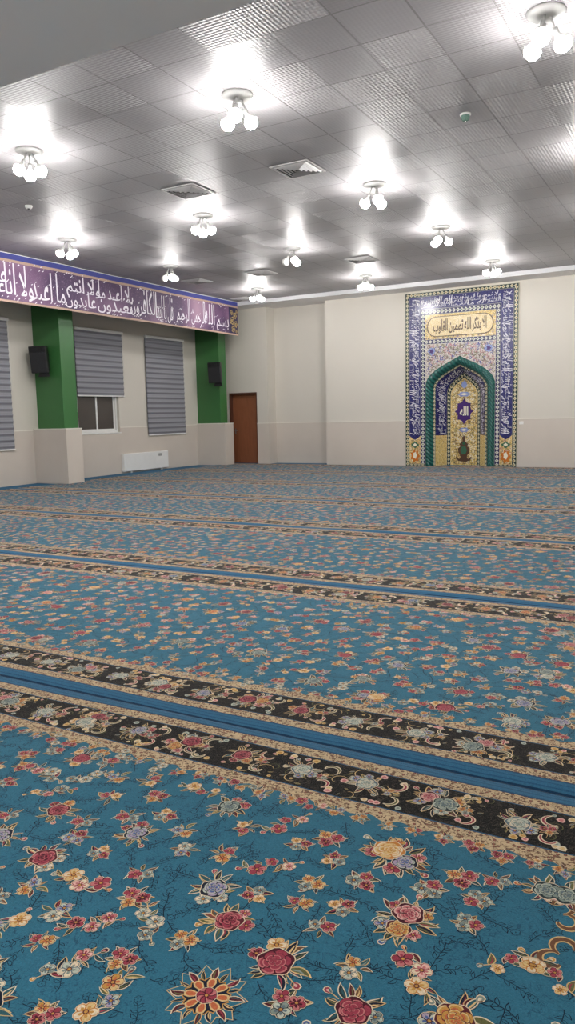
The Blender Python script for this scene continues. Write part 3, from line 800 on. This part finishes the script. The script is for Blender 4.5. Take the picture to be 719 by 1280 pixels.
def rose(M_, cx, cy, r, pal, rg, lod):
    ph = rg.uniform(0, 6)
    M_.poly(blob(cx, cy, r*1.06, 5, .075, -5*ph, 24 if lod == 0 else 10), 'cream')
    if lod == 2:
        M_.poly(blob(cx, cy, r*.9, 5, .05, 0, 8), pal[1]); M_.poly(blob(cx+r*.1, cy, r*.45, 3, .1, 0, 6), pal[3]); return
    M_.poly(blob(cx, cy, r*1.0, 5, .075, -5*ph, 24 if lod == 0 else 10), pal[0])
    ox, oy = r*.10*math.cos(ph*1.7), r*.10*math.sin(ph*1.7)
    for q, (r0, r1, n, da) in enumerate(((.38, .97, 6, .60), (.22, .72, 5, .72), (.06, .48, 4, .85), (.0, .26, 3, .9))):
        if lod == 1 and q in (1, 3): continue
        x0, y0 = cx+ox*q*.5, cy+oy*q*.5
        for j in range(n):
            a = ph+2*PI*j/n+rg.uniform(-.12, .12); r1_ = r*r1*rg.uniform(.86, 1.07); nn = 7 if lod == 0 else 4
            M_.poly(cap(x0, y0, r*r0, r1_, a, da, nn), pal[0])
            M_.poly(cap(x0, y0, r*r0, r1_*.965, a+.03, da*.86, nn), pal[3] if rg.rand() < .75 else pal[2])
            if lod == 0:
                M_.poly(cap(x0, y0, r*r0, r1_*.86, a+.05, da*.78, 6), pal[2])
                M_.poly(cap(x0, y0, r*r0, r1_*.72, a-.04, da*.62, 5), pal[1])
            else: M_.poly(cap(x0, y0, r*r0, r1_*.78, a, da*.7, 4), pal[1])
        ph += .55
def blossom(M_, cx, cy, r, pal, rg, lod, n=5):
    ph = rg.uniform(0, 6)
    if lod == 2:
        M_.poly(blob(cx, cy, r, 5, .12, ph, 8), pal[3] if rg.rand() < .4 else pal[2]); M_.poly(blob(cx, cy, r*.35, 3, 0, 0, 5), pal[0]); return
    m_ = 9 if lod == 0 else 6
    for j in range(n): M_.poly(egg(cx, cy, ph+2*PI*j/n, r*1.06, r*.82, m_), 'cream')
    for j in range(n):
        a = ph+2*PI*j/n
        M_.poly(egg(cx, cy, a, r, r*.72, m_), pal[0])
        M_.poly(egg(cx+r*.12*math.cos(a), cy+r*.12*math.sin(a), a, r*.84, r*.56, m_), pal[2] if lod else (pal[2] if j % 2 else pal[3]))
        if lod == 0: M_.poly(egg(cx+r*.10*math.cos(a), cy+r*.10*math.sin(a), a, r*.55, r*.24, 6), pal[1])
    M_.poly(blob(cx, cy, r*.26, 3, 0, 0, 7), 'wine'); M_.poly(blob(cx, cy, r*.17, 3, 0, 0, 6), 'gold')
def lens(cx, cy, a, ln, w, bend=0.0, n=5):
    t = np.linspace(0, 1, n+2)[1:-1]; h = w*.5*np.sin(PI*t**.8)
    k = bend*np.sin(PI*t)
    x = np.concatenate([[0], ln*t, [ln], ln*t[::-1]]); y = np.concatenate([[0], h+k, [bend*-.5], (-h+k)[::-1]])
    c, s = math.cos(a), math.sin(a)
    return np.stack([cx+x*c-y*s, cy+x*s+y*c], 1)
def leafy(M_, cx, cy, a, ln, rg, lod, col=None, w=None):
    col = str(col or rg.choice(['leaf', 'leaf', 'olive', 'teal', 'leaf', 'brown', 'wine', 'navy']))
    w = w or ln*rg.uniform(.26, .40); b = ln*rg.uniform(-.12, .12); n = 5 if lod == 0 else 2
    if lod == 2:
        if rg.rand() < .6: M_.poly(lens(cx, cy, a, ln, w*1.1, b, 2), col)
        return
    c, s = math.cos(a), math.sin(a); e = ln*.05
    M_.poly(lens(cx-e*c, cy-e*s, a, ln*1.12, w*1.28, b, n), 'sand' if rg.rand() < .5 else 'cream')
    M_.poly(lens(cx, cy, a, ln*.98, w*.92, b, n), col)
    if lod == 0:
        M_.poly(lens(cx+e*c-w*.12*s, cy+e*s+w*.12*c, a, ln*.74, w*.30, b, 4), str(rg.choice(['olive', 'grey', 'rose', 'teal', 'sand'])))
def bud(M_, cx, cy, a, ln, pal, rg, lod):
    if lod == 2: return
    c, s = math.cos(a), math.sin(a); q = .0014
    M_.poly([(cx-q*s, cy+q*c), (cx+q*s, cy-q*c), (cx+ln*.6*c+q*s, cy+ln*.6*s-q*c), (cx+ln*.6*c-q*s, cy+ln*.6*s+q*c)], 'sand')
    x, y = cx+ln*.5*c, cy+ln*.5*s
    M_.poly(egg(x, y, a, ln*.52, ln*.36, 8), 'cream'); M_.poly(egg(x, y, a, ln*.47, ln*.28, 8), pal[1]); M_.poly(egg(x+ln*.1*c, y+ln*.1*s, a, ln*.25, ln*.12, 6), pal[3])
    leafy(M_, x, y, a+.5, ln*.35, rg, lod); 
def bouquet(seed, kind, lod):
    rg = np.random.RandomState(seed+17*len(kind)); M_ = Motif()
    def pal(): return PAL[rg.randint(len(PAL))]
    rg.uniform(size=3); a = rg.uniform(0, 6); ca, sa = math.cos(a), math.sin(a)
    if kind == 'big':      # two roses, blossoms, buds and leaves along a line
        for j in range(18):
            b = a+2*PI*j/18+rg.uniform(-.3, .3); rr_ = .05+.025*abs(math.cos(b-a)); leafy(M_, rr_*.8*math.cos(b), rr_*.7*math.sin(b), b+rg.uniform(-.3, .3), rg.uniform(.034, .064), rg, lod)
        for sg in (-1, 1): bud(M_, sg*.08*ca, sg*.08*sa, a+(PI if sg < 0 else 0)+rg.uniform(-.5, .5), .055, pal(), rg, lod)
        for j in range(4):
            b = a+.8+1.57*j; blossom(M_, .068*math.cos(b), .068*math.sin(b), rg.uniform(.022, .028), pal(), rg, lod)
        rose(M_, -.045*ca, -.045*sa, .036, pal(), rg, lod); rose(M_, .030*ca, .030*sa, .046, pal(), rg, lod)
    elif kind == 'rose':
        for j in range(13):
            b = a+2*PI*j/13+rg.uniform(-.3, .3); leafy(M_, .030*math.cos(b), .030*math.sin(b), b+rg.uniform(-.4, .4), rg.uniform(.032, .056), rg, lod)
        bud(M_, -.04*ca, -.04*sa, a+PI, .05, pal(), rg, lod)
        blossom(M_, .062*math.cos(a+.5), .062*math.sin(a+.5), .024, pal(), rg, lod); blossom(M_, .06*math.cos(a-.4), .06*math.sin(a-.4), .019, pal(), rg, lod)
        rose(M_, .008*ca, .008*sa, .041, pal(), rg, lod)
    elif kind == 'spray':
        for j in range(8):
            x = -.065+.019*j; leafy(M_, x*ca, x*sa, a+(1 if j % 2 else -1)*rg.uniform(.5, 1.3), rg.uniform(.03, .048), rg, lod)
        bud(M_, .06*ca, .06*sa, a, .045, pal(), rg, lod); bud(M_, -.06*ca, -.06*sa, a+PI, .035, pal(), rg, lod)
        for j in range(3):
            x = -.048+.046*j; o = (.016 if (j+seed) % 2 else -.014); blossom(M_, x*ca-o*sa, x*sa+o*ca, rg.uniform(.017, .029), pal(), rg, lod)
    else:                  # small cluster
        for j in range(9): leafy(M_, .012*math.cos(a+j), .012*math.sin(a+j), a+j*1.05, rg.uniform(.028, .045), rg, lod)
        for j in range(2+(seed % 2)): blossom(M_, .022*math.cos(a+2.1*j), .022*math.sin(a+2.1*j), rg.uniform(.018, .024), pal(), rg, lod)
    return M_
def oline(M_, pts, inner, w=None):
    M_.poly(pts, 'ink'); M_.poly(inner, 'field')
def sprig(seed, lod):
    rg = np.random.RandomState(seed+300); M_ = Motif()
    n = 9 if lod == 0 else 5; a = 0.0; x = -.05; y = 0.0; k = rg.uniform(-14, 14); st = .11/n; w = .0011 if lod == 0 else .0016
    pts = []
    for i in range(n+1):
        pts.append((x, y, a)); x += st*math.cos(a); y += st*math.sin(a); a += k*st+rg.uniform(-.25, .25)
    for (x0, y0, a0), (x1, y1, a1) in zip(pts, pts[1:]):
        M_.poly([(x0+w*math.sin(a0), y0-w*math.cos(a0)), (x1+w*math.sin(a1), y1-w*math.cos(a1)), (x1-w*math.sin(a1), y1+w*math.cos(a1)), (x0-w*math.sin(a0), y0+w*math.cos(a0))], 'ink')
    for i in range(1, n, 1 if lod == 0 else 2):
        x0, y0, a0 = pts[i]; b = a0+(1 if i % 2 else -1)*rg.uniform(.5, 1.1); l = rg.uniform(.016, .030); wd = l*.42; c, s_ = math.cos(b), math.sin(b)
        M_.poly(lens(x0, y0, b, l, wd, l*.08, 4 if lod == 0 else 2), 'ink')
        M_.poly(lens(x0+l*.07*c, y0+l*.07*s_, b, l*.78, wd-.0034, l*.08, 4 if lod == 0 else 2), 'field')
    x0, y0, a0 = pts[-1]
    for j in range(5):
        b = 2*PI*j/5+a0; M_.poly(egg(x0, y0, b, .013, .011, 7), 'ink')
    for j in range(5):
        b = 2*PI*j/5+a0; M_.poly(egg(x0+.0012*math.cos(b), y0+.0012*math.sin(b), b, .0105, .0082, 7), 'field')
    return M_
def vine(seed, lod):
    M_ = Motif(); rg = np.random.RandomState(seed); k = 10 if lod == 0 else 6
    curl(0, 0, .05, 0, rg.uniform(3.4, 4.8), .0022, 'sand', M_, k, .55); curl(.05, .02, .035, 2.5, -1.5, .002, 'olive', M_, k, .5)
    for j in range(3): b = rg.uniform(0, 6); leafy(M_, .045*math.cos(b), .045*math.sin(b), b+1, .026, rg, max(lod, 1) if lod < 2 else 2, ['teal', 'olive', 'slate'][j])
    return M_
def star_medallion(lod=0):
    M_ = Motif()
    def st(r0, r1, n, ph=0): 
        t = np.arange(2*n)*PI/n+ph; r = np.where(np.arange(2*n) % 2 == 0, r0, r1); return np.stack([r*np.cos(t), r*np.sin(t)], 1)
    M_.poly(st(.112, .080, 10, .2), 'sand'); M_.poly(st(.1085, .0768, 10, .2), (P['field']))
    for j in range(16):
        a = 2*PI*j/16+.2; leafy(M_, .055*math.cos(a), .055*math.sin(a), a, .036 if j % 2 else .046, np.random.RandomState(j), 0, 'navy' if j % 2 else 'wine')
    M_.poly(st(.066, .056, 16), 'gold'); M_.poly(st(.062, .052, 16), 'navy')
    for j in range(8):
        a = 2*PI*j/8+.2; M_.poly(egg(.022*math.cos(a), .022*math.sin(a), a, .040, .022), 'sand'); M_.poly(egg(.026*math.cos(a), .026*math.sin(a), a, .031, .014), 'orange')
    rg = np.random.RandomState(1); blossom(M_, 0, 0, .028, PAL[2], rg, 0, 8)
    return M_
def curl(cx, cy, r, a0, a1, w, col, M_, n=14, rr_=.4):
    t = np.linspace(a0, a1, n); rad = r*(1-rr_*np.linspace(0, 1, n)); ww = w*np.sin(np.linspace(.15, PI*.93, n))**.6
    for k in range(n-1):
        q = lambda i, s: (cx+(rad[i]+s*ww[i])*math.cos(t[i]), cy+(rad[i]+s*ww[i])*math.sin(t[i]))
        M_.poly([q(k, -1), q(k, 1), q(k+1, 1), q(k+1, -1)], col)
def scroll_motif():
    M_ = Motif()
    for w, c in ((.0125, 'sand'), (.0075, 'brown')):
        curl(0, .03, .04, -1.5, 3.2, w, c, M_); curl(.01, -.045, .04, 1.6, -3.0, w, c, M_)
    return M_
def crescent(seed, lod):
    M_ = Motif(); rg = np.random.RandomState(seed)
    curl(0, 0, .045, 0, 3.6, .011, 'cream', M_, 12 if lod == 0 else 6, .3)
    if lod == 0: curl(0, 0, .045, .2, 3.3, .005, 'rose' if seed % 2 else 'olive', M_, 9, .3)
    return M_
def dot(seed, lod):
    M_ = Motif(); rg = np.random.RandomState(seed)
    c1, c2 = [('cream', 'sand'), ('pale', 'pink'), ('sand', 'gold'), ('silver', 'grey')][seed % 4]
    M_.poly(egg(-.016, 0, 0, .034, .03, 7), c1); M_.poly(egg(-.009, 0, 0, .02, .016, 6), c2)
    return M_

LIB = {}
def lib(kind, seed, lod):
    k = (kind, seed, lod)
    if k not in LIB:
        M_ = sprig(seed, lod) if kind == 'sprig' else vine(seed, lod) if kind == 'vine' else star_medallion() if kind == 'star' else scroll_motif() if kind == 'scroll' else crescent(seed, lod) if kind == 'cres' else dot(seed, lod) if kind == 'dot' else bouquet(seed, kind, lod)
        cnt = np.array([len(p) for p in M_.p]); LIB[k] = (np.concatenate(M_.p), cnt, np.array(M_.c), np.repeat(np.arange(len(cnt)), cnt))
    return LIB[k]

def layout():
    """one repeat of the field: (x, y, kind, seed, scale, rot); x 0..REP, y in the field"""
    rg = np.random.RandomState(11); pts = []
    y0, y1 = .60, CW-.60
    tries = 0
    while tries < 9000:
        tries += 1
        x, y = rg.uniform(0, REP), rg.uniform(y0, y1)
        kind = ('big', 'rose', 'spray', 'small', 'rose', 'spray', 'small')[rg.randint(7)]
        rad = {'big': .115, 'rose': .085, 'spray': .082, 'small': .055}[kind]
        ok = True
        for q in pts:
            dx = abs(x-q[0]); dx = min(dx, REP-dx)
            if dx*dx+(y-q[1])**2 < (rad+q[6])**2*1.0: ok = False; break
        if ok: pts.append((x, y, kind, rg.randint(1, 13), rg.uniform(1.0, 1.25), rg.uniform(0, 6.28), rad))
    return pts
REP = 2.4
LAY = layout()
X0C, X1C = -13.75, 2.08
def border_layout():
    rg = np.random.RandomState(5); out = []
    x = 0
    while x < REP-.05:
        out.append((x+.10, .29+rg.uniform(-.015, .015), ('rose', 'big', 'rose')[rg.randint(3)], rg.randint(1, 9), 1.08, rg.uniform(0, 6)))
        out.append((x+.215, .235, 'cres', rg.randint(1, 5), .9, rg.uniform(0, 6)))
        out.append((x+.225, .355, 'cres', rg.randint(1, 5), .8, rg.uniform(0, 6)))
        for k in range(11): out.append((x+rg.uniform(0, .28), rg.choice([.19, .21, .375, .395, .29]), 'dot', rg.randint(0, 8), rg.uniform(.5, 1.1), rg.uniform(0, 6)))
        for k in range(3): out.append((x+rg.uniform(0, .28), rg.uniform(.20, .39), 'vine', rg.randint(0, 6), rg.uniform(.7, 1.0), rg.uniform(0, 6)))
        out.append((x+.21, .30, 'small', rg.randint(1, 9), .75, rg.uniform(0, 6)))
        x += .30
    out.sort(key=lambda q: {'vine': 0, 'dot': 1, 'cres': 2}.get(q[2], 3))
    # fringe of blossoms between the beige edge and the field
    x = 0
    while x < REP-.02:
        out.append((x, .515+.03*rg.uniform(0, 1), 'small' if rg.rand() < .65 else 'spray', rg.randint(1, 9), rg.uniform(.75, 1.0), rg.uniform(0, 6)))
        x += .105
    return out
BLAY = border_layout()

def mk_carpet():
    t = NT('blue_floral_carpet_ground'); co = t.coord(); sep = t.n('ShaderNodeSeparateXYZ', Vector=co)
    y = sep.outputs[1]
    wob = t.math('MULTIPLY', t.math('SUBTRACT', t.noise(co, 3.0, 1), .5), .012)
    d = t.math('ADD', t.math('MINIMUM', y, t.math('SUBTRACT', CW, y)), wob)
    # field: blue with thin dark sprig drawing
    big = t.noise(co, .7, 2)
    blue = t.mix(big, lin((44, 100, 122)), lin((47, 105, 127)))
    v1 = t.contour(co, 17, .05, 2.4, 3)
    v2 = t.contour(t.scale(co, (1.3, .9, 1)), 26, .07, 1.8, 2)
    msk = t.math('GREATER_THAN', t.noise(co, 9, 2), .46)
    blue = t.mix(t.math('MULTIPLY', t.math('MULTIPLY', t.math('MAXIMUM', v1, v2), msk), .38), blue, lin((8, 36, 66)))
    # plain blue edge with fine stripes
    st = t.math('FRACT', t.math('MULTIPLY', d, 38))
    eblue = t.mix(t.math('LESS_THAN', st, .3), lin((44, 98, 130)), lin((34, 82, 114)))
    # beige bands with small curls
    vo = t.n('ShaderNodeTexVoronoi', Vector=co, Scale=52.0)
    bei = t.ramp(vo.outputs[0], [(0, lin((150, 84, 74))), (.20, lin((84, 62, 48))), (.34, lin((190, 168, 134)))])
    bei = t.mix(t.contour(co, 30, .10, 1.5, 3), bei, lin((112, 84, 66)))
    # black band
    blk = t.mix(t.contour(co, 22, .07, 2.5, 3), lin((6, 4, 6)), lin((60, 54, 46)))
    col = t.mix(t.math('GREATER_THAN', d, .012), lin((14, 50, 78)), eblue)
    def step(a, c_): 
        nonlocal col; col = t.mix(t.math('GREATER_THAN', d, a), col, c_)
    step(.085, lin((20, 62, 96))); step(.092, bei); step(.160, lin((38, 84, 116))); step(.166, blk); step(.418, lin((38, 84, 116))); step(.425, bei)
    sc = t.math('ADD', .50, t.math('MULTIPLY', t.math('SINE', t.math('MULTIPLY', sep.outputs[0], 2*PI/.13)), .012))
    step(sc, blue)
    pile = t.noise(co, 420, 2)
    hs = t.n('ShaderNodeHueSaturation', Color=col); t.t.links.new(t.math('MULTIPLY_ADD', t.noise(co, 170, 3, .7), 1.1, .45), hs.inputs['Value'])
    col = hs.outputs[0]
    return t.set(col, .95, pile, .5, .004, Specular_IOR_Level=.15, Sheen_Weight=.16, Sheen_Roughness=.35)
M_carpet = mk_carpet()
def mk_yarn():
    t = NT('carpet_flower_yarn'); co = t.coord()
    at = t.n('ShaderNodeAttribute', attribute_name='yarn').outputs[0]
    nz = t.noise(co, 220, 3, .7)
    hs = t.n('ShaderNodeHueSaturation', Color=at); t.t.links.new(t.math('MULTIPLY_ADD', nz, 1.1, .45), hs.inputs['Value'])
    col = hs.outputs[0]
    return t.set(col, .95, t.noise(co, 420, 2), .5, .004, Specular_IOR_Level=.15, Sheen_Weight=.16, Sheen_Roughness=.35)
M_yarn = mk_yarn()
TOP = .010
def puck(x, y, y_abs):
    """slight waviness of the lying carpet"""
    d = np.minimum(y, CW-y)
    return .006*np.exp(-(d/.25)**2)*(np.sin(x*2.3+y_abs)*.5+.5) + .002*np.sin(x*3.1+y*2.7)+.002
def carpet_mesh(idx, y_abs, near):
    # ground grid
    xs = np.arange(X0C, X1C+.001, .12); xs[-1] = X1C
    ys = np.unique(np.round(np.concatenate([np.linspace(0, .6, 13), np.linspace(.6, CW-.6, 14), np.linspace(CW-.6, CW, 13)]), 4))
    gx, gy = np.meshgrid(xs, ys); nx, ny = len(xs), len(ys)
    gz = TOP+puck(gx, gy, y_abs)
    edge = (gy == ys[0]) | (gy == ys[-1]); gz = np.where(edge, .002, gz)
    V = [np.stack([gx.ravel(), gy.ravel(), gz.ravel()], 1)]
    ii = (np.arange(ny-1)[:, None]*nx+np.arange(nx-1)[None]).ravel()
    loops = [np.stack([ii, ii+1, ii+1+nx, ii+nx], 1).ravel()]; counts = [np.full(len(ii), 4)]
    cols = [np.zeros((len(ii), 3))]; mats = [np.zeros(len(ii), int)]
    nv = len(V[0])
    def add(kind, seed, lod, x, y, sc, rot, flip=1, base=.0012):
        nonlocal nv
        v, cnt, c, pid = lib(kind, seed, lod)
        cc, ss = math.cos(rot), math.sin(rot)
        px_ = x+sc*flip*(v[:, 0]*cc-v[:, 1]*ss); py = y+sc*(v[:, 0]*ss+v[:, 1]*cc)
        pz = TOP+puck(px_, py, y_abs)+base+pid*1.0e-5
        V.append(np.stack([px_, py, pz], 1)); n = len(v)
        idx_ = np.arange(n)
        if flip < 0:
            st = np.cumsum(cnt)-cnt; idx_ = np.concatenate([np.arange(s+k-1, s-1, -1) for s, k in zip(st, cnt)])
        loops.append(idx_+nv); counts.append(cnt); cols.append(c); mats.append(np.ones(len(cnt), int)); nv += n
    if True:   # thin dark sprigs drawn on the blue ground
        rs = np.random.RandomState(40+idx); gy_ = .56
        while gy_ < CW-.54:
            gx_ = X1C-.1
            while gx_ > max(X0C+.1, -20 if idx else -4.5):
                x_, y_ = gx_+rs.uniform(-.03, .03), gy_+rs.uniform(-.03, .03); dist = math.hypot(x_, y_+y_abs)
                add('sprig', rs.randint(0, 12), 0 if near and dist < 4.0 else 1, x_, y_, rs.uniform(.9, 1.25), rs.uniform(0, 6.28), 1, .0001+.0003*rs.rand())
                gx_ -= .118
            gy_ += .095
    nrep = int((X1C-X0C)/REP)+2
    star_x = [-1.09-5*REP+2*REP*0]
    for r_ in range(nrep):
        bx = X1C-.05-(r_+1)*REP
        flip = 1 if r_ % 2 == 0 else -1
        for (x, y, kind, seed, sc, rot, rad) in LAY:
            wx = bx+(x if flip > 0 else REP-x)
            if wx < X0C+.1 or wx > X1C-.08: continue
            if idx == 0 and (math.hypot(wx+1.09, y-1.45) < .20 or math.hypot(wx+.33, y-2.12) < .17): continue
            dist = math.hypot(wx, y+y_abs); lod = 0 if dist < 5.2 else 1 if dist < 8 else 2
            lod = min(lod, 1); add(kind, seed, lod, wx, y, sc, rot, flip, .0014)
        for side in (0, 1):
            for (x, dy, kind, seed, sc, rot) in BLAY:
                wx = bx+x; y = dy if side == 0 else CW-dy
                if wx < X0C+.06 or wx > X1C-.06: continue
                dist = math.hypot(wx, y+y_abs); lod = 0 if dist < 5.5 else 1 if dist < 8 else 2
                lod = min(lod, 1)
                add(kind, seed, lod, wx, y, sc, rot if side == 0 else -rot, 1, {'vine': .0003, 'dot': .0006, 'cres': .0009}.get(kind, .0014))
    if idx == 0:
        add('star', 0, 0, -1.09, 1.45, 1.0, .1); add('scroll', 0, 0, -.34, 2.22, 1.0, .2); add('scroll', 0, 0, -.31, 2.04, 1.0, .2, -1)
    V = np.concatenate(V); loops = np.concatenate(loops); counts = np.concatenate(counts); cols = np.concatenate(cols); mats = np.concatenate(mats)
    me = bpy.data.meshes.new('carpet_roll')
    me.vertices.add(len(V)); me.vertices.foreach_set('co', V.astype(np.float32).ravel())
    me.loops.add(len(loops)); me.loops.foreach_set('vertex_index', loops.astype(np.int32))
    me.polygons.add(len(counts)); me.polygons.foreach_set('loop_start', (np.cumsum(counts)-counts).astype(np.int32))
    me.update(calc_edges=True)
    at = me.attributes.new('yarn', 'FLOAT_COLOR', 'CORNER')
    cc = np.repeat(cols, counts, axis=0); at.data.foreach_set('color', np.concatenate([cc, np.ones((len(cc), 1))], 1).astype(np.float32).ravel())
    me.materials.append(M_carpet); me.materials.append(M_yarn)
    me.polygons.foreach_set('material_index', mats.astype(np.int32))
    me.update()
    print('carpet', idx, len(V), len(counts))
    return me
CL = ['nearest blue floral carpet roll, its big roses filling the bottom of the picture',
      'second blue floral carpet roll from the camera, between the two widest black bands',
      'third blue floral carpet roll from the camera, starting beyond the second double black band',
      'fourth blue floral carpet roll from the camera, in the middle of the hall',
      'fifth blue floral carpet roll from the camera, beside the nearer green pilaster',
      'sixth blue floral carpet roll from the camera, beside the white heater',
      'farthest blue floral carpet roll, lying along the mihrab wall']
far = None
for k in range(7):
    y = k*CW if k else 0.0
    if k < 3: me = carpet_mesh(k, y, True)
    else:
        if far is None: far = carpet_mesh(9, 9.0, False)
        me = far
    o = bpy.data.objects.new('carpet_roll', me); C.objects.link(o); o.location = (0, y, 0)
    tag(o, CL[k], 'carpet', 'blue floral carpet rolls')
